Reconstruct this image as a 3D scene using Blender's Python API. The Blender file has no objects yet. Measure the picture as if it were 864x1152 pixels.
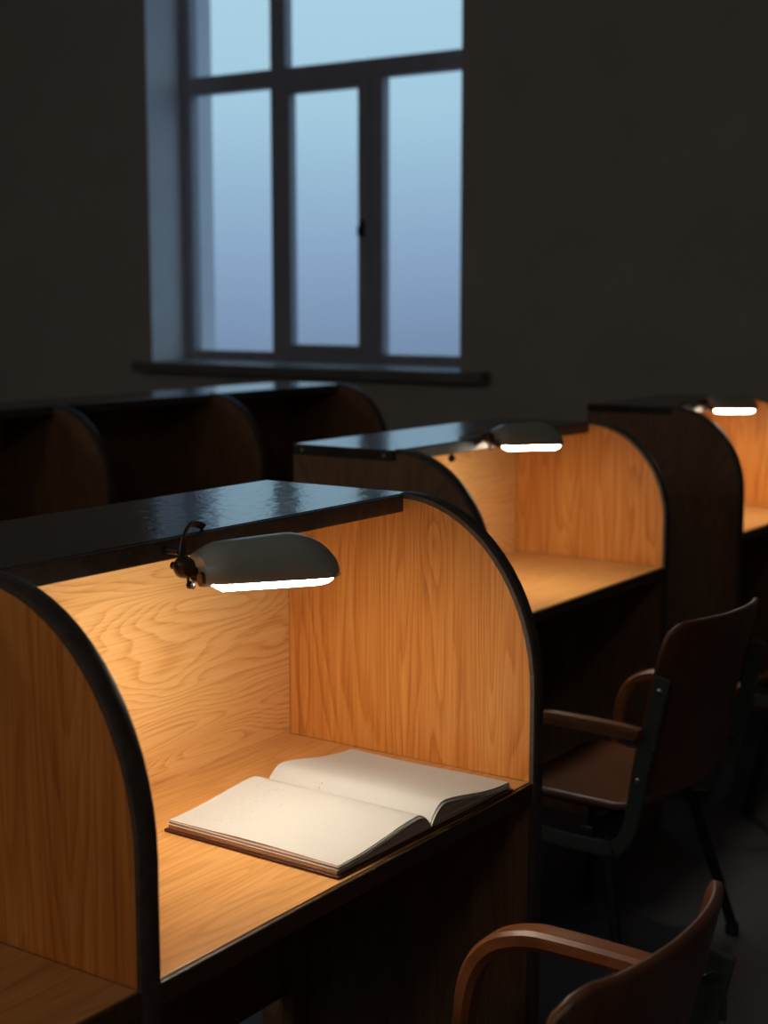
import bpy, bmesh, math, random
from mathutils import Vector, Matrix
random.seed(7)
S = bpy.context.scene
COL = S.collection
PI = math.pi

# ------------------------------------------------------------------ materials
def newmat(name):
    m = bpy.data.materials.new(name); m.use_nodes = True
    nt = m.node_tree; b = nt.nodes['Principled BSDF']
    return m, nt, b
def N(nt, t, **kw):
    n = nt.nodes.new(t)
    for k, v in kw.items():
        if k in n.inputs: n.inputs[k].default_value = v
        else: setattr(n, k, v)
    return n
def ramp(nt, stops, interp='LINEAR'):
    r = nt.nodes.new('ShaderNodeValToRGB'); e = r.color_ramp.elements
    r.color_ramp.interpolation = interp
    while len(e) < len(stops): e.new(0.5)
    for el, (p, c) in zip(e, stops): el.position = p; el.color = (*c, 1)
    return r
def math_(nt, op, a=None, b=None, c=None):
    n = nt.nodes.new('ShaderNodeMath'); n.operation = op
    for i, v in enumerate((a, b, c)):
        if v is None: continue
        if isinstance(v, (int, float)): n.inputs[i].default_value = v
        else: nt.links.new(v, n.inputs[i])
    return n.outputs[0]

def wood(name, grain, light, mid, dark, rough=0.42, rings=16.0, knots=True, vary=True, coat=0.15, seed=0.0, figure=(2.2, 8.0), w=(.30, .85, .34)):
    """flat-cut pine veneer; grain runs along the given local axis"""
    m, nt, b = newmat(name); L = nt.links.new
    tc = N(nt, 'ShaderNodeTexCoord'); oi = N(nt, 'ShaderNodeObjectInfo')
    off = N(nt, 'ShaderNodeVectorMath', operation='MULTIPLY_ADD')
    comb = N(nt, 'ShaderNodeCombineXYZ')
    r = math_(nt, 'MULTIPLY', oi.outputs['Random'], 7.3 if vary else 0.0)
    for i in range(3): L(math_(nt, 'ADD', r, seed + i*1.7), comb.inputs[i])
    off.inputs[1].default_value = (1, 1, 1)
    L(tc.outputs['Object'], off.inputs[0]); L(comb.outputs[0], off.inputs[2])
    def mapped(along, across):
        mp = N(nt, 'ShaderNodeMapping')
        s = [across]*3; s['xyz'.index(grain)] = along
        mp.inputs['Scale'].default_value = s
        L(off.outputs[0], mp.inputs[0]); return mp.outputs[0]
    base = N(nt, 'ShaderNodeTexNoise', Scale=1.0, Detail=1.5, Roughness=0.45, Distortion=0.25)
    L(mapped(*figure), base.inputs['Vector'])
    h = base.outputs['Fac']
    if knots:
        vo = N(nt, 'ShaderNodeTexVoronoi', Scale=1.0); vo.inputs['Randomness'].default_value = 1.0
        L(mapped(2.2, 5.2), vo.inputs['Vector'])
        d2 = math_(nt, 'MULTIPLY', vo.outputs['Distance'], vo.outputs['Distance'])
        kn = math_(nt, 'EXPONENT', math_(nt, 'MULTIPLY', d2, -90.0))
        h = math_(nt, 'ADD', h, math_(nt, 'MULTIPLY', kn, 0.055))
    wob = N(nt, 'ShaderNodeTexNoise', Scale=1.0, Detail=3.0, Roughness=0.6)
    L(mapped(5.0, 40.0), wob.inputs['Vector'])
    h2 = math_(nt, 'ADD', h, math_(nt, 'MULTIPLY', wob.outputs['Fac'], 0.035))
    fr = math_(nt, 'FRACT', math_(nt, 'MULTIPLY', h2, rings))
    ringc = ramp(nt, [(0.0, (0.15,)*3), (0.45, (0.35,)*3), (0.86, (0.95,)*3), (1.0, (0.15,)*3)])
    L(fr, ringc.inputs[0])
    fib = N(nt, 'ShaderNodeTexNoise', Scale=1.0, Detail=4.0, Roughness=0.65)
    L(mapped(4.0, 230.0), fib.inputs['Vector'])
    band = N(nt, 'ShaderNodeTexNoise', Scale=1.0, Detail=1.0)
    L(mapped(0.6, 14.0), band.inputs['Vector'])
    f = math_(nt, 'MULTIPLY', ringc.outputs[0], w[0])
    f = math_(nt, 'ADD', f, math_(nt, 'MULTIPLY', fib.outputs['Fac'], w[1]))
    f = math_(nt, 'ADD', f, math_(nt, 'MULTIPLY', band.outputs['Fac'], w[2]))
    f = math_(nt, 'SUBTRACT', f, 0.295)
    if knots:
        f = math_(nt, 'ADD', f, math_(nt, 'MULTIPLY', math_(nt, 'EXPONENT', math_(nt, 'MULTIPLY', d2, -1600.0)), 0.45))
    cr = ramp(nt, [(0.12, light), (0.5, mid), (0.95, dark)])
    L(f, cr.inputs[0]); L(cr.outputs[0], b.inputs['Base Color'])
    b.inputs['Roughness'].default_value = rough
    b.inputs['Coat Weight'].default_value = coat; b.inputs['Coat Roughness'].default_value = 0.3
    bp = N(nt, 'ShaderNodeBump', Strength=0.12, Distance=0.001)
    L(fib.outputs['Fac'], bp.inputs['Height']); L(bp.outputs[0], b.inputs['Normal'])
    return m

def plain(name, col, rough=0.5, metal=0.0, noise=0.15, scale=30.0, bump=0.0, coat=0.0, bscale=None):
    m, nt, b = newmat(name); L = nt.links.new
    tc = N(nt, 'ShaderNodeTexCoord')
    n = N(nt, 'ShaderNodeTexNoise', Scale=scale, Detail=4.0, Roughness=0.6)
    L(tc.outputs['Object'], n.inputs['Vector'])
    lo = tuple(c*(1-noise) for c in col); hi = tuple(min(1, c*(1+noise)) for c in col)
    cr = ramp(nt, [(0.3, lo), (0.7, hi)]); L(n.outputs['Fac'], cr.inputs[0]); L(cr.outputs[0], b.inputs['Base Color'])
    b.inputs['Roughness'].default_value = rough; b.inputs['Metallic'].default_value = metal
    b.inputs['Coat Weight'].default_value = coat
    if bump:
        n2 = N(nt, 'ShaderNodeTexNoise', Scale=bscale or scale, Detail=3.0)
        L(tc.outputs['Object'], n2.inputs['Vector'])
        bp = N(nt, 'ShaderNodeBump', Strength=bump, Distance=0.002)
        L(n2.outputs['Fac'], bp.inputs['Height']); L(bp.outputs[0], b.inputs['Normal'])
    return m

PINE = ((0.78, 0.385, 0.11), (0.61, 0.225, 0.042), (0.28, 0.07, 0.010))
M = {}
M['pine_x'] = wood('pine_veneer_horizontal', 'x', (0.90, 0.60, 0.27), (0.83, 0.45, 0.155), (0.48, 0.17, 0.04), rings=30, vary=False, seed=5.1, figure=(1.9, 8.0), w=(.36, .85, .34))
M['pine_z'] = wood('pine_veneer_upright', 'z', *PINE, rings=20, vary=True, seed=0.4, figure=(0.9, 10.0))
M['pine_desk'] = wood('pine_desk_top', 'x', (0.78, 0.43, 0.16), (0.62, 0.30, 0.09), (0.38, 0.14, 0.03), rough=0.34, rings=18, figure=(1.2, 9.0), knots=False, seed=1.2)
M['brown_z'] = wood('shade_darkened_veneer', 'z', (0.28, 0.145, 0.068), (0.19, 0.092, 0.040), (0.10, 0.045, 0.018), rough=0.45, rings=12, knots=False)  # veneer colour darkened to stand in for shade outside and under the lit bays
M['seat_wood'] = wood('bent_plywood', 'z', (0.18, 0.072, 0.030), (0.135, 0.047, 0.018), (0.075, 0.025, 0.010), rough=0.34, rings=10, knots=False, coat=0.4)
M['arm_wood'] = wood('armrest_wood', 'y', (0.28, 0.105, 0.033), (0.21, 0.065, 0.02), (0.11, 0.033, 0.01), rough=0.42, rings=8, knots=False, coat=0.15)
M['dark_top'] = plain('dark_varnished_top', (0.045, 0.031, 0.022), 0.17, noise=0.3, scale=18, bump=0.55, bscale=38, coat=0.25)
M['edge'] = plain('dark_edge_band', (0.070, 0.056, 0.048), 0.5, noise=0.35, scale=60, bump=0.15)
M['desk_edge'] = plain('worn_brown_edge', (0.055, 0.030, 0.016), 0.42, noise=0.4, scale=70, bump=0.15)
M['steel'] = plain('painted_grey_green_steel', (0.075, 0.095, 0.088), 0.38, metal=0.3, noise=0.2, scale=40)
M['leg'] = plain('black_steel', (0.03, 0.03, 0.032), 0.35, metal=0.5, noise=0.2)
M['chrome'] = plain('bright_steel', (0.6, 0.58, 0.55), 0.25, metal=1.0, noise=0.05)
M['rubber'] = plain('black_rubber', (0.015, 0.015, 0.015), 0.7)
M['shade'] = plain('grey_green_enamel', (0.36, 0.39, 0.34), 0.32, noise=0.06, scale=12, coat=0.3)
M['reflector'] = plain('white_enamel', (0.85, 0.82, 0.76), 0.35, noise=0.02)
M['bakelite'] = plain('brown_black_bakelite', (0.035, 0.018, 0.012), 0.22, noise=0.3)
M['bronze'] = plain('aged_bronze', (0.14, 0.085, 0.05), 0.4, metal=0.7, noise=0.3)
M['arm_metal'] = plain('dull_dark_steel', (0.09, 0.085, 0.08), 0.4, metal=0.8)
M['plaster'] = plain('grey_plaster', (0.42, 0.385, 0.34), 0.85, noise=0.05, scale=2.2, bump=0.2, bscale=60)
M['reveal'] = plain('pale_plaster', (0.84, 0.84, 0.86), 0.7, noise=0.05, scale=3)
M['ceiling'] = plain('white_ceiling', (0.6, 0.58, 0.55), 0.9, noise=0.03)
M['frame'] = plain('grey_window_paint', (0.36, 0.35, 0.39), 0.4, noise=0.08, scale=8)
M['sill'] = plain('grey_stone_sill', (0.17, 0.155, 0.14), 0.45, noise=0.15, scale=12)
M['floor'] = plain('dark_grey_lino', (0.10, 0.108, 0.125), 0.45, noise=0.18, scale=5, bump=0.1, bscale=30)
M['concrete'] = plain('outside_render', (0.50, 0.50, 0.52), 0.9, noise=0.05)
M['cover'] = plain('oxblood_book_cloth', (0.09, 0.022, 0.016), 0.5, noise=0.25, scale=120)
M['thread'] = plain('waxed_thread', (0.62, 0.42, 0.16), 0.6)

def glass():
    m = bpy.data.materials.new('window_glass'); m.use_nodes = True; nt = m.node_tree
    nt.nodes.clear(); L = nt.links.new
    out = N(nt, 'ShaderNodeOutputMaterial')
    tr = N(nt, 'ShaderNodeBsdfTransparent'); tr.inputs[0].default_value = (0.93, 0.95, 0.96, 1)
    gl = N(nt, 'ShaderNodeBsdfGlossy'); gl.inputs['Roughness'].default_value = 0.08
    lw = N(nt, 'ShaderNodeLayerWeight', Blend=0.5); mx = N(nt, 'ShaderNodeMixShader')
    fr = math_(nt, 'MULTIPLY_ADD', math_(nt, 'POWER', lw.outputs['Facing'], 5.0), 0.5, 0.03)
    L(fr, mx.inputs[0]); L(tr.outputs[0], mx.inputs[1]); L(gl.outputs[0], mx.inputs[2]); L(mx.outputs[0], out.inputs[0])
    return m
M['glass'] = glass()

def tube_mat(name, strength, col=(1.0, 0.90, 0.74)):
    m, nt, b = newmat(name)
    b.inputs['Base Color'].default_value = (0.9, 0.88, 0.85, 1)
    b.inputs['Emission Color'].default_value = (*col, 1)
    b.inputs['Emission Strength'].default_value = strength
    return m

def paper(name):
    m, nt, b = newmat(name); L = nt.links.new
    tc = N(nt, 'ShaderNodeTexCoord'); sp = N(nt, 'ShaderNodeSeparateXYZ'); L(tc.outputs['Object'], sp.inputs[0])
    x, y, z = sp.outputs
    # faint ruling parallel to the head of the page
    ru = math_(nt, 'FRACT', math_(nt, 'MULTIPLY', y, 1/0.0085))
    ln = math_(nt, 'LESS_THAN', ru, 0.10)
    ln = math_(nt, 'MULTIPLY', ln, 0.16)
    # faint pencil jottings at the head of the left page
    nz = N(nt, 'ShaderNodeTexNoise', Scale=1.0, Detail=2.0); mp = N(nt, 'ShaderNodeMapping'); mp.inputs['Scale'].default_value = (260, 420, 1)
    L(tc.outputs['Object'], mp.inputs[0]); L(mp.outputs[0], nz.inputs['Vector'])
    st = math_(nt, 'GREATER_THAN', nz.outputs['Fac'], 0.55)
    row = math_(nt, 'MULTIPLY', math_(nt, 'GREATER_THAN', ru, 0.28), math_(nt, 'LESS_THAN', ru, 0.62))
    wn = N(nt, 'ShaderNodeTexNoise', Scale=1.0, Detail=0.0); mp2 = N(nt, 'ShaderNodeMapping'); mp2.inputs['Scale'].default_value = (55, 117, 1)
    L(tc.outputs['Object'], mp2.inputs[0]); L(mp2.outputs[0], wn.inputs['Vector'])
    words = math_(nt, 'GREATER_THAN', wn.outputs['Fac'], 0.47)
    reg = math_(nt, 'MULTIPLY', math_(nt, 'MULTIPLY', math_(nt, 'GREATER_THAN', x, -0.185), math_(nt, 'LESS_THAN', x, -0.05)),
                math_(nt, 'MULTIPLY', math_(nt, 'GREATER_THAN', y, 0.19), math_(nt, 'LESS_THAN', y, 0.275)))
    txt = math_(nt, 'MULTIPLY', math_(nt, 'MULTIPLY', st, row), math_(nt, 'MULTIPLY', words, reg))
    txt = math_(nt, 'MULTIPLY', txt, 0.45)
    f = math_(nt, 'MAXIMUM', ln, txt)
    mx = N(nt, 'ShaderNodeMix', data_type='RGBA')
    mx.inputs['A'].default_value = (0.58, 0.57, 0.54, 1); mx.inputs['B'].default_value = (0.32, 0.30, 0.30, 1)
    L(f, mx.inputs['Factor'])
    L(mx.outputs['Result'], b.inputs['Base Color'])
    b.inputs['Roughness'].default_value = 0.75
    return m
M['paper'] = paper('cream_paper')
def leaves():
    m, nt, b = newmat('page_edges'); L = nt.links.new
    tc = N(nt, 'ShaderNodeTexCoord'); mp = N(nt, 'ShaderNodeMapping'); mp.inputs['Scale'].default_value = (3, 3, 900)
    nz = N(nt, 'ShaderNodeTexNoise', Scale=1.0, Detail=3.0)
    L(tc.outputs['Object'], mp.inputs[0]); L(mp.outputs[0], nz.inputs['Vector'])
    cr = ramp(nt, [(0.35, (0.30, 0.17, 0.10)), (0.5, (0.68, 0.55, 0.42)), (0.7, (0.82, 0.74, 0.62))])
    L(nz.outputs['Fac'], cr.inputs[0]); L(cr.outputs[0], b.inputs['Base Color']); b.inputs['Roughness'].default_value = 0.8
    return m
M['leaves'] = leaves()

# ------------------------------------------------------------------ mesh helpers
def box(bm, a, b):
    x0, y0, z0 = (min(a[i], b[i]) for i in range(3)); x1, y1, z1 = (max(a[i], b[i]) for i in range(3))
    v = [bm.verts.new(p) for p in ((x0,y0,z0),(x1,y0,z0),(x1,y1,z0),(x0,y1,z0),(x0,y0,z1),(x1,y0,z1),(x1,y1,z1),(x0,y1,z1))]
    for f in ((3,2,1,0),(4,5,6,7),(0,1,5,4),(1,2,6,5),(2,3,7,6),(3,0,4,7)): bm.faces.new([v[i] for i in f])
def prism(bm, poly, axis, lo, hi):
    """extrude a polygon given in the two other axes along axis"""
    def P(p, t):
        return {'x': (t, p[0], p[1]), 'y': (p[0], t, p[1]), 'z': (p[0], p[1], t)}[axis]
    A = [bm.verts.new(P(p, lo)) for p in poly]; B = [bm.verts.new(P(p, hi)) for p in poly]
    n = len(poly)
    for i in range(n): bm.faces.new((A[i], A[(i+1) % n], B[(i+1) % n], B[i]))
    bm.faces.new(A[::-1]); bm.faces.new(B)
def frames(path):
    T = []
    for i in range(len(path)):
        a = path[max(0, i-1)]; b = path[min(len(path)-1, i+1)]; T.append((b-a).normalized())
    return T
def sweep(bm, path, prof, up=(0,0,1), scales=None):
    """sweep a closed 2D profile [(side, up)] along a path with a fixed side reference"""
    path = [Vector(p) for p in path]; T = frames(path); up = Vector(up); rings = []
    for i, (p, t) in enumerate(zip(path, T)):
        s = t.cross(up)
        if s.length < 1e-4: s = Vector((1,0,0))
        s.normalize(); u = s.cross(t).normalized(); k = scales[i] if scales else 1
        rings.append([bm.verts.new(p + s*a*k + u*b*k) for a, b in prof])
    n = len(prof)
    for r0, r1 in zip(rings, rings[1:]):
        for i in range(n): bm.faces.new((r0[i], r0[(i+1) % n], r1[(i+1) % n], r1[i]))
    bm.faces.new(rings[0][::-1]); bm.faces.new(rings[-1])
def circ(r, n=10, ry=None): return [(r*math.cos(2*PI*i/n), (ry or r)*math.sin(2*PI*i/n)) for i in range(n)]
def rect(w, h): return [(-w/2,-h/2),(w/2,-h/2),(w/2,h/2),(-w/2,h/2)]
def smoothpath(pts, n=6):
    pts = [Vector(p) for p in pts]; out = []
    for i in range(len(pts)-1):
        p0 = pts[max(0,i-1)]; p1 = pts[i]; p2 = pts[i+1]; p3 = pts[min(len(pts)-1, i+2)]
        for k in range(n):
            t = k/n
            out.append(0.5*((2*p1)+(p2-p0)*t+(2*p0-5*p1+4*p2-p3)*t*t+(3*p1-p0-3*p2+p3)*t**3))
    out.append(pts[-1]); return out
def lathe(bm, prof, center=(0,0,0), axis='z', n=20):
    c = Vector(center); rings = []
    for r, h in prof:
        ring = []
        for i in range(n):
            a = 2*PI*i/n; u, v = r*math.cos(a), r*math.sin(a)
            ring.append(bm.verts.new(c + Vector({'z': (u,v,h), 'y': (v,h,u), 'x': (h,u,v)}[axis])))
        rings.append(ring)
    for r0, r1 in zip(rings, rings[1:]):
        for i in range(n): bm.faces.new((r0[i], r0[(i+1) % n], r1[(i+1) % n], r1[i]))
    bm.faces.new(rings[0][::-1]); bm.faces.new(rings[-1])
def obj(name, bm, mat, parent=None, bevel=0.0, smooth=False, seg=2):
    bmesh.ops.recalc_face_normals(bm, faces=bm.faces[:])
    me = bpy.data.meshes.new(name); bm.to_mesh(me); bm.free()
    for mt in (mat if isinstance(mat, (list, tuple)) else [mat]): me.materials.append(mt)
    o = bpy.data.objects.new(name, me); COL.objects.link(o)
    if parent: o.parent = parent
    if smooth:
        for p in me.polygons: p.use_smooth = True
        me.set_sharp_from_angle(angle=math.radians(38))
    if bevel:
        md = o.modifiers.new('bevel', 'BEVEL'); md.width = bevel; md.segments = seg; md.limit_method = 'ANGLE'; md.angle_limit = math.radians(40)
    return o
def thing(name, label, cat, loc=(0,0,0), rz=0.0, group=None):
    o = bpy.data.objects.new(name, None); COL.objects.link(o); o.empty_display_size = 0.1
    o.location = loc; o.rotation_euler = (0,0,rz); o['label'] = label; o['category'] = cat
    if group: o['group'] = group
    return o
def tag(o, label, cat, group=None):
    o['label'] = label; o['category'] = cat
    if group: o['group'] = group
    return o
def struct(name, bm, mat, parent=None, **kw):
    o = obj(name, bm, mat, parent, **kw)
    if not parent: o['kind'] = 'structure'
    return o
def dup(root, loc, rz, label, scale=None):
    r = root.copy(); COL.objects.link(r); r.location = loc; r.rotation_euler = (0,0,rz); r['label'] = label
    if scale: r.scale = (scale,)*3
    for ch in list(root.children):
        c = ch.copy(); COL.objects.link(c); c.parent = r
        for g in list(ch.children):
            d = g.copy(); COL.objects.link(d); d.parent = c
    return r

# ------------------------------------------------------------------ the room
W = 6.5; WF = 6.785; WO = 7.06            # wall face, window plane, outer wall face
X0, Y0, Y1, H = -3.0, -3.5, 7.9, 3.9
bm = bmesh.new(); box(bm, (X0-.2, Y0-.2, -.1), (WO, Y1+.2, 0)); struct('floor', bm, M['floor'])
bm = bmesh.new(); box(bm, (X0-.2, Y0-.2, H), (WO, Y1+.2, H+.1)); struct('ceiling', bm, M['ceiling'])
bm = bmesh.new(); box(bm, (X0-.2, Y1, 0), (WO, Y1+.2, H)); struct('wall_left', bm, M['plaster'])
bm = bmesh.new(); box(bm, (X0-.2, Y0-.2, 0), (WO, Y0, H)); struct('wall_right', bm, M['plaster'])
bm = bmesh.new(); box(bm, (X0-.2, Y0, 0), (X0, Y1, H)); struct('wall_back', bm, M['plaster'])
wy0, wy1, wz0, wz1 = 4.02, 6.118, 1.08, 3.62
bm = bmesh.new()
# wall with its opening as one ring extruded through the wall
def wall_with_hole(bm, xa, xb, ya, yb, za, zb, h):
    hy0, hy1, hz0, hz1 = h
    ys = [ya, hy0, hy1, yb]; zs = [za, hz0, hz1, zb]; G = {}
    for xi, x in enumerate((xa, xb)):
        for i, y in enumerate(ys):
            for j, z in enumerate(zs): G[xi, i, j] = bm.verts.new((x, y, z))
    for xi in (0, 1):
        for i in range(3):
            for j in range(3):
                if (i, j) == (1, 1): continue
                bm.faces.new((G[xi,i,j], G[xi,i+1,j], G[xi,i+1,j+1], G[xi,i,j+1]))
    for (a, b) in (((1,1),(2,1)),((2,1),(2,2)),((2,2),(1,2)),((1,2),(1,1))):
        bm.faces.new((G[0,a[0],a[1]], G[0,b[0],b[1]], G[1,b[0],b[1]], G[1,a[0],a[1]]))
    for i in range(3):
        bm.faces.new((G[0,i,0], G[0,i+1,0], G[1,i+1,0], G[1,i,0])); bm.faces.new((G[0,i,3], G[0,i+1,3], G[1,i+1,3], G[1,i,3]))
        bm.faces.new((G[0,0,i], G[0,0,i+1], G[1,0,i+1], G[1,0,i])); bm.faces.new((G[0,3,i], G[0,3,i+1], G[1,3,i+1], G[1,3,i]))
wall_with_hole(bm, W, WO, Y0, Y1, 0, H, (wy0, wy1, wz0, wz1))
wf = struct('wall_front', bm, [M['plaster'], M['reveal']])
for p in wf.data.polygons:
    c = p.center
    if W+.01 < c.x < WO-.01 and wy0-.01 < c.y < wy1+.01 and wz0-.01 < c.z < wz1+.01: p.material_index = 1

# window: outer frame, mullions, transom as one frame; sash, panes, handle, sill
win = bpy.data.objects.new('window_1', None); COL.objects.link(win); win['kind'] = 'structure'; win.location = (WF, 5.07, 1.14)
def wl(x, y, z): return (x-WF, y-5.07, z-1.14)
def wbox(bm, a, b): box(bm, wl(*a), wl(*b))
xa, xb = WF, WF+.07
zb, zt = 1.14, wz1
bm = bmesh.new()
for y0, y1, z0, z1 in ((6.045, wy1, zb, zt), (wy0, 4.13, zb, zt), (4.13, 6.045, zb, 1.20), (4.13, 6.045, 3.54, zt),
                       (4.13, 6.045, 2.665, 2.765), (5.346, 5.452, 2.765, 3.54), (5.385, 5.452, 1.20, 2.665), (4.69, 4.765, 1.20, 2.665)):
    wbox(bm, (xa, y0, z0), (xb, y1, z1))
obj('window_frame', bm, M['frame'], win, bevel=.004)
bm = bmesh.new()
sx0, sx1 = WF-.012, WF+.05
for y0, y1, z0, z1 in ((5.307, 5.384, 1.201, 2.664), (4.766, 4.843, 1.201, 2.664), (4.843, 5.307, 1.201, 1.245), (4.843, 5.307, 2.622, 2.664)):
    wbox(bm, (sx0, y0, z0), (sx1, y1, z1))
sash = obj('casement_sash', bm, M['frame'], win, bevel=.004)
for (y0, y1, z0, z1) in ((5.452, 6.045, 1.20, 2.665), (4.843, 5.307, 1.245, 2.622), (4.13, 4.69, 1.20, 2.665), (5.452, 6.045, 2.765, 3.54), (4.13, 5.346, 2.765, 3.54)):
    bm = bmesh.new(); wbox(bm, (WF+.03, y0, z0), (WF+.036, y1, z1)); obj('window_pane', bm, M['glass'], win)
bm = bmesh.new(); wbox(bm, (sx0-.012, 4.795, 1.83), (sx0, 4.825, 1.92)); wbox(bm, (sx0-.03, 4.802, 1.87), (sx0-.012, 4.818, 1.885)); wbox(bm, (sx0-.04, 4.80, 1.835), (sx0-.03, 4.822, 1.887))
obj('window_handle', bm, M['rubber'], win, bevel=.003)
bm = bmesh.new(); wbox(bm, (W-.10, 3.84, 1.082), (WF, 6.20, 1.14))
obj('window_sill', bm, M['sill'], win, bevel=.008)
bm = bmesh.new(); wbox(bm, (WO-.1, wy0, 1.082), (WO+.05, wy1, 1.11)); obj('outer_sill', bm, M['concrete'], win)
for nm, a, b in (('baseboard_front', (W-.015, Y0, 0), (W, Y1, .09)), ('baseboard_left', (X0, Y1-.015, 0), (W-.015, Y1, .09))):
    bm = bmesh.new(); box(bm, a, b); struct(nm, bm, M['frame'], bevel=.003)

# ------------------------------------------------------------------ study carrels
TH = 0.027
def arch_pts(zs, d=.245, zc=.29, n=16):
    """front curve from floor-level vertical edge to the flush top, in (y, z)"""
    return [(d - d*math.cos(a), zs - zc + zc*math.sin(a)) for a in [PI/2*i/n for i in range(n+1)]]
def carrel(label, loc, widths, zs, zd, group='study carrels', apron=.29, screws=False, dark=False):
    """widths: clear width of each bay; origin at the outer left front corner on the floor"""
    t = thing('study_carrel', label, 'study carrel', loc, 0, group)
    D, DB = .475, .545; sl = .026; zc = .29*(zs-zd)/.431
    total = sum(widths) + TH*(len(widths)+1)
    arc = arch_pts(zs, zc=zc)
    xs = [0.0]
    for w in widths: xs.append(xs[-1] + TH + w)
    for k, x in enumerate(xs):
        poly = [(0.0, 0.0)] + arc + [(.245, zs-sl), (DB, zs-sl), (DB, 0.0)]
        bm = bmesh.new(); prism(bm, poly, 'x', x+.001, x+TH-.001)
        sp = obj('side_panel', bm, M['brown_z'], t)
        # pine on faces inside a bay above the desk; the brown panel colour carries shade
        inner = [(.0035, zd)] + [(y_+.0035*(1-z_/zs*.2), z_-.0035) for y_, z_ in arc if z_ > zd] + [(.245, zs-sl-.001), (D-.0005, zs-sl-.001), (D-.0005, zd)]
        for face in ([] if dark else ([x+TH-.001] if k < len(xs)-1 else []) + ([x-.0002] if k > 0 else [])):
            bm = bmesh.new(); prism(bm, inner, 'x', face, face+.0012); obj('veneer_lining', bm, M['pine_z'], sp)
        e = .0022
        path = [(0.0, 0.002)] + arc                       # edging follows the front edge
        pin = [(p[0]+.004, p[1]) for p in path]
        bm = bmesh.new(); out = []; inn = []
        for i, p in enumerate(path):
            a = Vector(path[max(0, i-1)]); b2 = Vector(path[min(len(path)-1, i+1)]); tn = (b2-a).normalized()
            nrm = Vector((-tn.y, tn.x))                    # outward (towards the sitter)
            if nrm.x > 0 and nrm.y < 0: nrm = -nrm
            out.append(Vector(p)+nrm*e); inn.append(Vector(p)-nrm*.006)
        R = []
        for o_, i_ in zip(out, inn):
            ox0, ox1 = x-.0012, x+TH+.0012
            R.append([bm.verts.new(q) for q in ((ox0, i_.x, i_.y), (ox0, o_.x+.001, o_.y), (ox0+.004, o_.x-.0015, o_.y+.0008), (ox1-.004, o_.x-.0015, o_.y+.0008), (ox1, o_.x+.001, o_.y), (ox1, i_.x, i_.y))])
        for r0, r1 in zip(R, R[1:]):
            for i in range(6): bm.faces.new((r0[i], r0[(i+1)%6], r1[(i+1)%6], r1[i]))
        bm.faces.new(R[0][::-1]); bm.faces.new(R[-1])
        obj('edge_band', bm, M['edge'], sp, smooth=True)
    for k, w in enumerate(widths):
        x0 = xs[k]+TH; x1 = x0+w
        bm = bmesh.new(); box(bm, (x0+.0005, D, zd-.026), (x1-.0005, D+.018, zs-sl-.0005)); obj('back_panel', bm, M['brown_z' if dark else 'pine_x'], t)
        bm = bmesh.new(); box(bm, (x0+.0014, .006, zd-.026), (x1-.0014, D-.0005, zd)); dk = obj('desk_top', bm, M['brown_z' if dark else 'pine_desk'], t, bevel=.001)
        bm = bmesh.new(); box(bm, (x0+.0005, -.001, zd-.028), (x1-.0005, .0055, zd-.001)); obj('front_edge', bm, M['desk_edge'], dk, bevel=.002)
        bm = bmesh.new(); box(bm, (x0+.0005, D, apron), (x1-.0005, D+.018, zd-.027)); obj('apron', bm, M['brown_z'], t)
        bm = bmesh.new(); box(bm, (x1-.034, D-.03, 0), (x1-.0005, D-.001, zd-.027)); obj('corner_post', bm, M['brown_z'], t, bevel=.002)
    bm = bmesh.new(); box(bm, (-.002, .249, zs-sl+.0005), (total+.002, DB, zs)); top = obj('top_shelf', bm, M['dark_top'], t, bevel=.0025)
    # the dark lipping that runs along the front and ends of the top
    bm = bmesh.new()
    for k, w in enumerate(widths):
        x0 = xs[k]+TH; x1 = x0+w
        box(bm, (x0+.0005, .241, zs-sl-.002), (x1-.0005, .2488, zs-.0008))
    obj('shelf_lipping', bm, M['edge'], top, bevel=.002)
    if screws:
        for sy in (.275, .515):
            bm = bmesh.new(); lathe(bm, [(.005, -.0045), (.005, -.003), (.003, -.0020)], (0, sy, zs-sl/2), 'x', 12)
            obj('screw', bm, M['chrome'], top, smooth=True)
    return t
c1 = carrel('pale pine study carrel in the foreground with an open notebook on its desk', (.233, 1.09, 0), [.861, .837], 1.191, .76)
for (y, z) in ((.352, .50), (.33, .50)):
    bm = bmesh.new(); sweep(bm, smoothpath([(1.7515, y, z+.02), (1.746, y, z+.017), (1.7445, y, z), (1.746, y, z-.022), (1.738, y, z-.028), (1.733, y, z-.02)], 4), circ(.0018, 8), up=(0,1,0))
    obj('hook', bm, M['chrome'], c1, smooth=True)
c2 = carrel('lit pine study carrel in the middle, behind the foreground one, with a plain empty desk', (2.883, 1.711, 0), [.944], 1.152, .76, screws=True)
c3 = carrel('lit pine study carrel at the right edge, seen past its dark left side panel', (4.55, 1.765, 0), [.62], 1.152, .76)
ca = carrel('unlit dark row of study carrels standing against the light below the window', (1.88, 3.455, 0), [.76, .76, .752, .763], 1.152, .76, dark=True)

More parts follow.
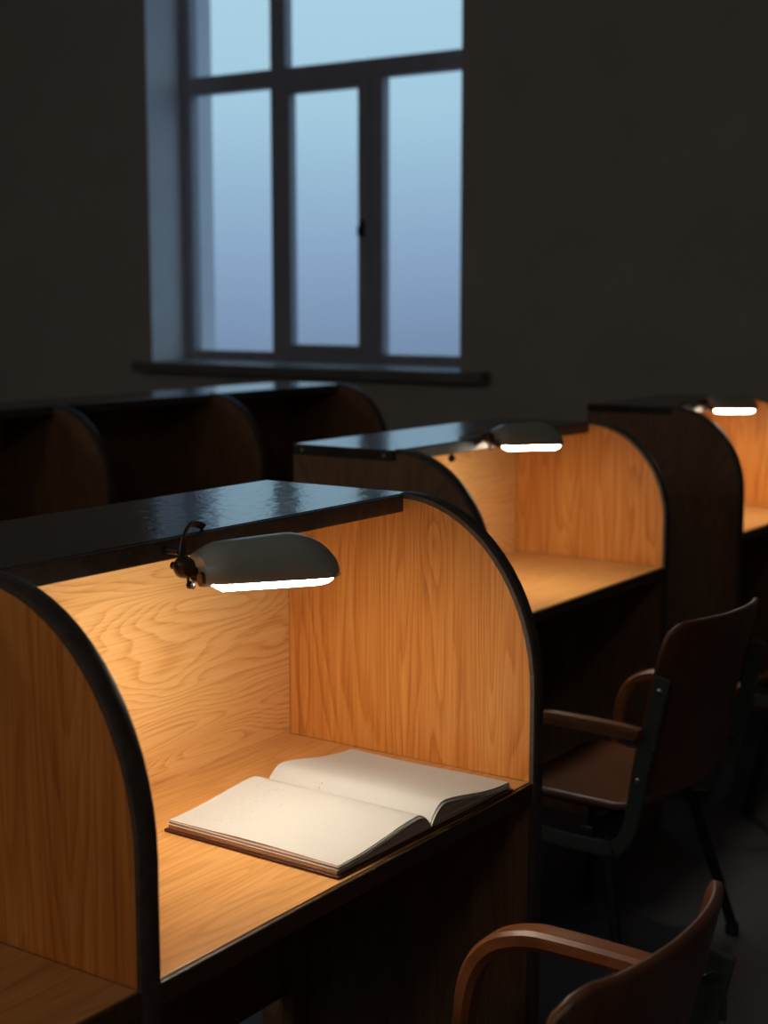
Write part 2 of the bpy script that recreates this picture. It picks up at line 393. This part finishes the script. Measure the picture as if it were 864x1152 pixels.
# ------------------------------------------------------------------ clamp lamps
def shade_mesh(bm, Ln, a, h, t_in=0.0, n=22, m=14):
    rows = []
    for i in range(n+1):
        t = i/n
        t = 1-(1-t)**1.6 if False else t
        s = 1.0; w = 1.0
        if t < .16: s = .74 + .26*math.sin(PI/2*t/.16); w = .80+.20*math.sin(PI/2*t/.16)
        s *= .82 + .18*min(1, t/.65)
        if t > .64:
            q = (t-.64)/.36; s = max(.02, math.sqrt(max(0, 1-q**1.8))); w = max(.45, math.sqrt(max(0, 1-q**6)))
        row = []
        for j in range(m+1):
            th = PI*j/m
            row.append(bm.verts.new((t*Ln, -(a-t_in)*w*math.cos(th), (h-t_in)*s*math.sin(th)**.75)))
        rows.append(row)
    for r0, r1 in zip(rows, rows[1:]):
        for j in range(m): bm.faces.new((r0[j], r0[j+1], r1[j+1], r1[j]))
    bm.faces.new(rows[0]); bm.faces.new(rows[-1][::-1])
def lamp(label, loc, strength, Ln=.197, top=.031):
    t = thing('clamp_lamp', label, 'lamp', loc, 0, 'carrel lamps')
    droop = Matrix.Rotation(math.radians(1.8), 4, 'Y'); T = Matrix.Rotation(math.radians(-27), 4, 'Z') @ Matrix.Translation((.022, -.002, -.018)) @ droop @ Matrix.Rotation(math.radians(3), 4, 'X')
    bm = bmesh.new(); shade_mesh(bm, Ln, .043, .054); bmesh.ops.transform(bm, matrix=T, verts=bm.verts[:])
    sh = obj('lamp_shade', bm, M['shade'], t, smooth=True)
    md = sh.modifiers.new('solid', 'SOLIDIFY'); md.thickness = .0012; md.offset = 1
    bm = bmesh.new(); shade_mesh(bm, Ln-.006, .043, .054, .003); bmesh.ops.transform(bm, matrix=T @ Matrix.Translation((.003, 0, 0)), verts=bm.verts[:])
    obj('reflector', bm, M['reflector'], sh, smooth=True)
    # opal trough light in the mouth of the shade, its lower face turned a little to the back of the carrel
    bm = bmesh.new(); n = 24; R = []
    for i in range(n+1):
        q = i/n; x = .009 + (Ln-.015)*q; wv = .030
        if q < .06: wv *= .75+.25*q/.06
        if q > .70: wv *= max(.45, math.sqrt(max(0, 1-((q-.70)/.30)**6)))
        e_ = .35 + .65*q/.08 if q < .08 else 1.0 if q < .8 else 1 - .55*((q-.8)/.2)**2
        R.append([bm.verts.new((x, y_*wv/.030, z_*(e_ if z_ < 0 else 1))) for y_, z_ in ((-.030, .004), (-.031, -.0095), (-.028, -.0120), (-.020, -.0100), (.022, .011), (.022, .015))])
    for r0, r1 in zip(R, R[1:]):
        for i in range(6): bm.faces.new((r0[i], r0[(i+1)%6], r1[(i+1)%6], r1[i]))
    bm.faces.new(R[0][::-1]); bm.faces.new(R[-1])
    bmesh.ops.transform(bm, matrix=T, verts=bm.verts[:])
    obj('light_diffuser', bm, tube_mat('lit_diffuser', strength), t)
    bm = bmesh.new(); lathe(bm, [(.009, -.002), (.010, .002), (.010, .012), (.008, .015)], (0, 0, 0), 'x', 14); bmesh.ops.transform(bm, matrix=T @ Matrix.Translation((-.004, -.022, .004)), verts=bm.verts[:])
    obj('end_cap', bm, M['bronze'], t, smooth=True)
    # bent flat strip that hooks over the top shelf
    bm = bmesh.new()
    k = top + .0018
    pts = [(.002, .000, .004), (.006, .002, .022), (.018, .008, .038), (.042, .020, k+.014), (.074, .036, k+.010), (.102, .050, k+.001)] if top > 0 else \
          [(.001, .004, .004), (.001, .010, .012), (.001, .024, .012), (.001, .044, k+.012), (.001, .060, k+.003), (.001, .080, k)]
    sweep(bm, smoothpath(pts, 5), rect(.010, .0032), up=(.2, 1, .5) if top > 0 else (0, 0, 1))
    obj('clamp_arm', bm, M['arm_metal'], t, smooth=False, bevel=.0008)
    bm = bmesh.new(); lathe(bm, [(.004, -.018), (.0115, -.0175), (.0142, -.012), (.0146, -.004), (.012, 0), (.005, .001), (.005, .012), (.003, .013)], (-.002, 0, 0), 'y', 22)
    obj('knob', bm, M['bakelite'], t, smooth=True)
    bm = bmesh.new(); lathe(bm, [(.003, -.020), (.0095, -.019), (.011, -.014), (.0105, -.006), (.006, -.004), (.006, .008)], (.023, .002, -.013), 'y', 20)
    obj('knob', bm, M['bakelite'], t, smooth=True)
    bm = bmesh.new(); sweep(bm, [(0, 0, 0), (.010, .001, -.006), (.028, .002, -.015), (.036, .001, -.017)], rect(.009, .012), up=(0, 1, 0))
    obj('joint', bm, M['bronze'], t, bevel=.002)
    bm = bmesh.new(); lathe(bm, [(.002, -.010), (.0052, -.008), (.0052, -.001), (.002, .001)], (.012, -.002, -.026), 'y', 12)
    sweep(bm, [(.014, 0, -.012), (.012, -.002, -.026)], circ(.002, 8), up=(0,1,0))
    obj('wing_nut', bm, M['bakelite'], t, smooth=True)
    # the pad that clamps against the front lipping of the shelf
    bm = bmesh.new(); zp = top - .014; sweep(bm, [(.004, .006, max(zp, -.002)), (.004, .018, (zp+max(zp, -.002))/2), (.004, .0297, zp)], circ(.004, 10), up=(0,0,1)); lathe(bm, [(.007, .0265), (.007, .0300)], (.004, 0, zp), 'y', 14)
    obj('clamp_pad', bm, M['arm_metal'], t, smooth=True)
    return t
LS = 57.0
l1 = lamp('grey-green clamp lamp with a long rounded shade over the open notebook', (1.425, 1.30, 1.160), LS)
l2 = lamp('grey-green clamp lamp lit in the middle carrel over the plain empty desk', (3.235, 1.922, 1.158), LS*.95, top=-.006)
l3 = lamp('grey-green clamp lamp shining in the carrel at the right edge', (4.72, 1.976, 1.157), LS*.9, top=-.005)
l0 = lamp('grey-green clamp lamp beyond the left edge of the view', (.30, 1.30, 1.160), LS*.15)
bm = bmesh.new(); lathe(bm, [(.003, 0), (.003, -.008), (.008, -.010), (.009, -.017), (.006, -.023), (.001, -.025)], (3.145, 1.966, 1.152-.0262), 'z', 14)
tag(obj('coat_knob', bm, M['bakelite'], smooth=True), 'small black round knob under the shelf front, left of the middle lamp', 'knob')

# ------------------------------------------------------------------ open notebook
bk = thing('open_notebook', 'open notebook with blank cream pages and dark red cover on the pine desk', 'notebook', (1.712, 1.102, .7605), math.radians(-1.2))
HW, HH = .212, .298
def top_profile(u, side):
    """height of the page surface at distance u from the gutter"""
    pk = .032 if side < 0 else .036; edge = .0175 if side < 0 else .0140; g = .010
    if u < .034: q = u/.034; return g + (pk-g)*math.sin(q*PI/2)**.75
    q = (u-.034)/(HW-.034); return edge + (pk-edge)*(0.5+0.5*math.cos(PI*min(1, q)**.80))
us = [0, .001, .003, .006, .010, .015, .021, .027, .034] + [.034+(HW-.034)*i/22 for i in range(1, 23)]
for side in (-1, 1):
    bm = bmesh.new(); ny = 12; topv = []; bot = []
    for j in range(ny+1):
        y = HH*j/ny; r = []; rb = []
        for u in us:
            z = top_profile(u, side) + .0012*math.sin(y*19+side)*(u/HW)
            uu = u - (.004*(1-(z/.03)) if u > .2 else 0)
            r.append(bm.verts.new((side*u, y, z))); rb.append(bm.verts.new((side*u*(1.0 if u < .19 else 1.012), y, .0048)))
        topv.append(r); bot.append(rb)
    nu = len(us); mats = []
    for j in range(ny):
        for i in range(nu-1):
            f = bm.faces.new((topv[j][i], topv[j][i+1], topv[j+1][i+1], topv[j+1][i])); f.material_index = 0
            f = bm.faces.new((bot[j][i], bot[j][i+1], bot[j+1][i+1], bot[j+1][i])); f.material_index = 1
        for i in (0, nu-1):
            f = bm.faces.new((topv[j][i], topv[j+1][i], bot[j+1][i], bot[j][i])); f.material_index = 1
    for j in (0, ny):
        for i in range(nu-1):
            f = bm.faces.new((topv[j][i], topv[j][i+1], bot[j][i+1], bot[j][i])); f.material_index = 1
    obj('page_block', bm, [M['paper'], M['leaves']], bk, smooth=True)
    # a few loose top leaves lifted a little off the block
    for q in range(2):
        bm = bmesh.new(); A = []; B = []
        for j in (0, 1):
            y = [-.0015-.0012*q, HH+.001][j]
            A.append([bm.verts.new((side*(u+(.0018*(q+1) if u > .2 else 0)), y, top_profile(u, side)-.0024-.0036*q*(u/HW)**.5)) for u in us])
        for j in (0, 1):
            B.append([bm.verts.new((v.co.x, v.co.y, v.co.z-.0007)) for v in A[j]])
        for i in range(nu-1):
            bm.faces.new((A[0][i], A[0][i+1], A[1][i+1], A[1][i])); bm.faces.new((B[0][i], B[0][i+1], B[1][i+1], B[1][i]))
            bm.faces.new((A[0][i], A[0][i+1], B[0][i+1], B[0][i])); bm.faces.new((A[1][i], A[1][i+1], B[1][i+1], B[1][i]))
        bm.faces.new((A[0][-1], A[1][-1], B[1][-1], B[0][-1])); bm.faces.new((A[0][0], A[1][0], B[1][0], B[0][0]))
        obj('loose_leaf', bm, M['paper'], bk)
bm = bmesh.new()
box(bm, (-HW-.006, -.005, 0), (-.012, HH+.005, .0042)); box(bm, (.012, -.005, 0), (HW+.006, HH+.005, .0042)); box(bm, (-.012, -.005, 0), (.012, HH+.005, .003))
obj('cover', bm, M['cover'], bk, bevel=.0012)
bm = bmesh.new()
for k in range(4):
    y = .205-.0*k
    sweep(bm, smoothpath([(-.0045+.006*k, .213, top_profile(abs(-.0045+.006*k), 1)+.000), (-.003+.006*k, .209, .0150+.002*k), (-.0045+.006*k, .203, top_profile(abs(-.0045+.006*k), 1)+.0005)], 3), circ(.0013, 6))
obj('stitching', bm, M['thread'], bk)

# ------------------------------------------------------------------ armchairs
def chair(label, loc, rz, arm_z=.605):
    t = thing('armchair', label, 'chair', loc, rz, 'wood and steel armchairs')
    # backrest: one bent plywood sheet, rounded corners, hollow towards the sitter
    nx, nz = 22, 18; w0 = .206
    def back_pt(u, v):
        z = .445 + .395*v
        ww = w0*(1 - .05*(1-v))
        if v > .80: q = (v-.80)/.20; ww *= 1 - .045*q*q
        x = ww*u
        y = -.232 - .085*(v**1.1) - .034*(1-u*u) + .018*abs(u)**5
        z2 = z - .026*max(0, abs(u)-.80)**2/.04*max(0, (v-.5)*2)**2 - .004*(1-u*u)*0
        return Vector((x, y, z2 if v > .5 else z))
    bm = bmesh.new(); F = [[bm.verts.new(back_pt(-1+2*i/nx, j/nz)) for i in range(nx+1)] for j in range(nz+1)]
    for j in range(nz):
        for i in range(nx): bm.faces.new((F[j][i], F[j][i+1], F[j+1][i+1], F[j+1][i]))
    b = obj('backrest', bm, M['seat_wood'], t, smooth=True)
    md = b.modifiers.new('solid', 'SOLIDIFY'); md.thickness = .013; md.offset = 0
    md = b.modifiers.new('bevel', 'BEVEL'); md.width = .004; md.segments = 3; md.limit_method = 'ANGLE'; md.angle_limit = math.radians(50)
    # seat: waterfall front, dished, rounded corners
    bm = bmesh.new(); G = []
    for j in range(17):
        v = j/16; y = -.225 + .390*v; row = []
        for i in range(19):
            u = -1+2*i/18
            hw = .208*(1-.10*(1-v))
            if v > .85: hw *= 1-.10*((v-.85)/.15)**2
            if v < .10: hw *= 1-.12*((.10-v)/.10)**2
            z = .418 - .012*(1-u*u) + .010*(1-v)*0 - .035*max(0, (v-.80)/.20)**2 + .012*max(0, (.15-v)/.15)**2
            row.append(bm.verts.new((hw*u, y, z)))
        G.append(row)
    for j in range(16):
        for i in range(18): bm.faces.new((G[j][i], G[j][i+1], G[j+1][i+1], G[j+1][i]))
    s = obj('seat', bm, M['seat_wood'], t, smooth=True)
    md = s.modifiers.new('solid', 'SOLIDIFY'); md.thickness = .016; md.offset = 0
    md = s.modifiers.new('bevel', 'BEVEL'); md.width = .005; md.segments = 3; md.limit_method = 'ANGLE'; md.angle_limit = math.radians(50)
    for sx in (-1, 1):
        x = .219*sx
        # flat steel upright, bent forward into the side rail under the seat
        bm = bmesh.new()
        pth = smoothpath([(x, -.306, .728), (x, -.282, .62), (x, -.252, .48), (x, -.232, .385), (x, -.205, .345), (x, -.165, .333), (x, -.02, .332), (x, .17, .338)], 6)
        sweep(bm, pth, rect(.010, .034), up=(0, -.6, 1) if False else (0, -1, .35))
        br = obj('back_support', bm, M['steel'], t, bevel=.002)
        for z in (.700, .500):
            yy = -.306 + (.728-z)*.225
            bm = bmesh.new(); lathe(bm, [(.007, 0), (.0065, .002), (.003, .004)] if sx > 0 else [(.007, 0), (.0065, -.002), (.003, -.004)], (x+.005*sx, yy, z), 'x', 12); obj('screw', bm, M['chrome'], br, smooth=True)
            bm = bmesh.new(); sweep(bm, [(x-.004*sx, yy, z), (.199*sx*.98, yy+.004, z)], circ(.006, 8)); obj('spacer', bm, M['steel'], br, smooth=True)
        # armrest: shaped wooden bar curving down at its front
        az = arm_z
        bm = bmesh.new()
        ap = smoothpath([(x+.012*sx, -.262, az-.002), (x+.016*sx, -.20, az+.001), (x+.020*sx, -.08, az), (x+.019*sx, -.028, az-.005), (x+.016*sx, .018, az-.026), (x+.011*sx, .046, az-.070), (x+.005*sx, .056, az-.14), (x+.001*sx, .058, .46), (x, .058, .345)], 6)
        na = len(ap); sc = [.74+.26*math.sin(PI*min(1, .12+i/(na-1)*.95)) for i in range(na)]
        sweep(bm, ap, [(-.010, -.020), (-.015, -.014), (-.015, .014), (-.010, .020), (.004, .021), (.013, .013), (.013, -.013), (.004, -.021)], up=(sx*1.0, 0, 0), scales=sc)
        obj('armrest', bm, M['arm_wood'], t, smooth=True)
        bm = bmesh.new(); yb = -.2275 - (az-.37)*.222
        box(bm, (x+.003*sx, yb-.016, az-.035), (x+.009*sx, yb+.055, az-.006)); lathe(bm, [(.008, -.004), (.008, .009)], (x+.008*sx, yb+.036, az-.021), 'x', 12)
        obj('arm_bracket', bm, M['steel'], t, bevel=.0015)
    bm = bmesh.new()
    for y in (-.13, .13): box(bm, (-.222, y-.014, .350), (.222, y+.014, .372))
    for x in (-.10, .10): box(bm, (x-.012, -.13, .372), (x+.012, .13, .396))
    obj('seat_frame', bm, M['leg'], t, bevel=.002)
    for sx in (-1, 1):
        for sy in (-1, 1):
            p0 = Vector((.19*sx, .13*sy-.03, .350)); p1 = Vector((.255*sx, .20*sy-.045, .020))
            bm = bmesh.new(); sweep(bm, [p0, p0.lerp(p1, .5), p1], circ(.0125, 12), up=(0, 1, 0)); lg = obj('leg', bm, M['leg'], t, smooth=True)
            bm = bmesh.new(); lathe(bm, [(.014, 0), (.017, .003), (.016, .024), (.0135, .030)], (p1.x, p1.y, 0), 'z', 14); obj('rubber_foot', bm, M['rubber'], lg, smooth=True)
    return t
ch1 = chair('nearest armchair, cropped by the bottom edge, drawn up to the notebook desk', (1.418, .945, 0), math.radians(0), .675)
ch2 = chair('whole armchair in front of the middle carrel, seen from its left side', (3.062, 1.53, 0), math.radians(-5), .605)
ch3 = dup(ch2, (4.40, 1.42, 0), math.radians(6), 'armchair at the right edge, almost outside the view, in front of the farthest lit carrel')

# ------------------------------------------------------------------ unseen ceiling globes, added as fill to lift the dark walls
glow = tube_mat('fill_globe_glow', 12.0, (1.0, 0.96, 0.92))
first = None
for (x, y, lab) in ((-1.8, 6.0, 'added unseen fill globe behind the viewer, nearest the back left corner'), (-1.8, 2.9, 'added unseen fill globe behind the viewer, midway along the back wall'),
                    (-1.8, -.3, 'added unseen fill globe behind the viewer, nearest the back right corner')):
    if first is None:
        first = thing('added_fill_globe', lab, 'ceiling lamp', (x, y, H), 0, 'added fill globes')
        bm = bmesh.new(); lathe(bm, [(.06, 0), (.055, -.03), (.02, -.04)], (0,0,0), 'z', 20); obj('canopy', bm, M['frame'], first, smooth=True)
        bm = bmesh.new(); lathe(bm, [(.008, -.04), (.008, -.42)], (0,0,0), 'z', 10); obj('rod', bm, M['frame'], first, smooth=True)
        bm = bmesh.new(); lathe(bm, [(.2*math.sin(a)+.001, -.61+.2*math.cos(a)) for a in [PI*i/14 for i in range(15)]], (0,0,0), 'z', 28); obj('globe', bm, glow, first, smooth=True)
    else: dup(first, (x, y, H), 0, lab)

# ------------------------------------------------------------------ world: foggy dusk
w = bpy.data.worlds.new('dusk'); S.world = w; w.use_nodes = True; nt = w.node_tree; L = nt.links.new
bg = nt.nodes['Background']; tc = N(nt, 'ShaderNodeTexCoord'); sp = N(nt, 'ShaderNodeSeparateXYZ'); L(tc.outputs['Generated'], sp.inputs[0])
nz = N(nt, 'ShaderNodeTexNoise', Scale=3.0, Detail=2.0); L(tc.outputs['Generated'], nz.inputs['Vector'])
f = math_(nt, 'ADD', math_(nt, 'MULTIPLY', sp.outputs[2], 1.0), math_(nt, 'MULTIPLY', math_(nt, 'SUBTRACT', nz.outputs['Fac'], .5), .05))
f = math_(nt, 'ADD', f, .5)
cr = ramp(nt, [(.40, (.16,.23,.36)), (.475, (.225,.325,.49)), (.53, (.30,.44,.64)), (.62, (.45,.69,.85)), (.70, (.49,.74,.88)), (1.0, (.40,.62,.85))])
L(f, cr.inputs[0]); L(cr.outputs[0], bg.inputs[0]); bg.inputs[1].default_value = 1.0

# ------------------------------------------------------------------ camera (from the vanishing points of the photograph)
F = 1700.0
vx = Vector((1616-432, 576-336, -F)).normalized()
up = Vector((0, F, 240)).normalized()               # world up in camera axes
vx = (vx - up*vx.dot(up)).normalized(); vy = up.cross(vx)
R = Matrix((vx, vy, up))                             # camera -> world
cam = bpy.data.cameras.new('camera'); co = bpy.data.objects.new('camera', cam); COL.objects.link(co)
co.matrix_world = Matrix.Translation((0, 0, 1.5)) @ R.to_4x4()
cam.sensor_fit = 'HORIZONTAL'; cam.sensor_width = 25.412; cam.lens = 50.0
cam.clip_start = .05; cam.clip_end = 100
cam.dof.use_dof = True; cam.dof.focus_distance = 2.15; cam.dof.aperture_fstop = 4.0
S.camera = co
S.view_settings.view_transform = 'Standard'; S.view_settings.look = 'None'; S.view_settings.exposure = 0.0; S.view_settings.gamma = 1.0
S.view_settings.use_curve_mapping = False
S.cycles.max_bounces = 12; S.cycles.diffuse_bounces = 8; S.cycles.transparent_max_bounces = 16
S.cycles.use_denoising = True
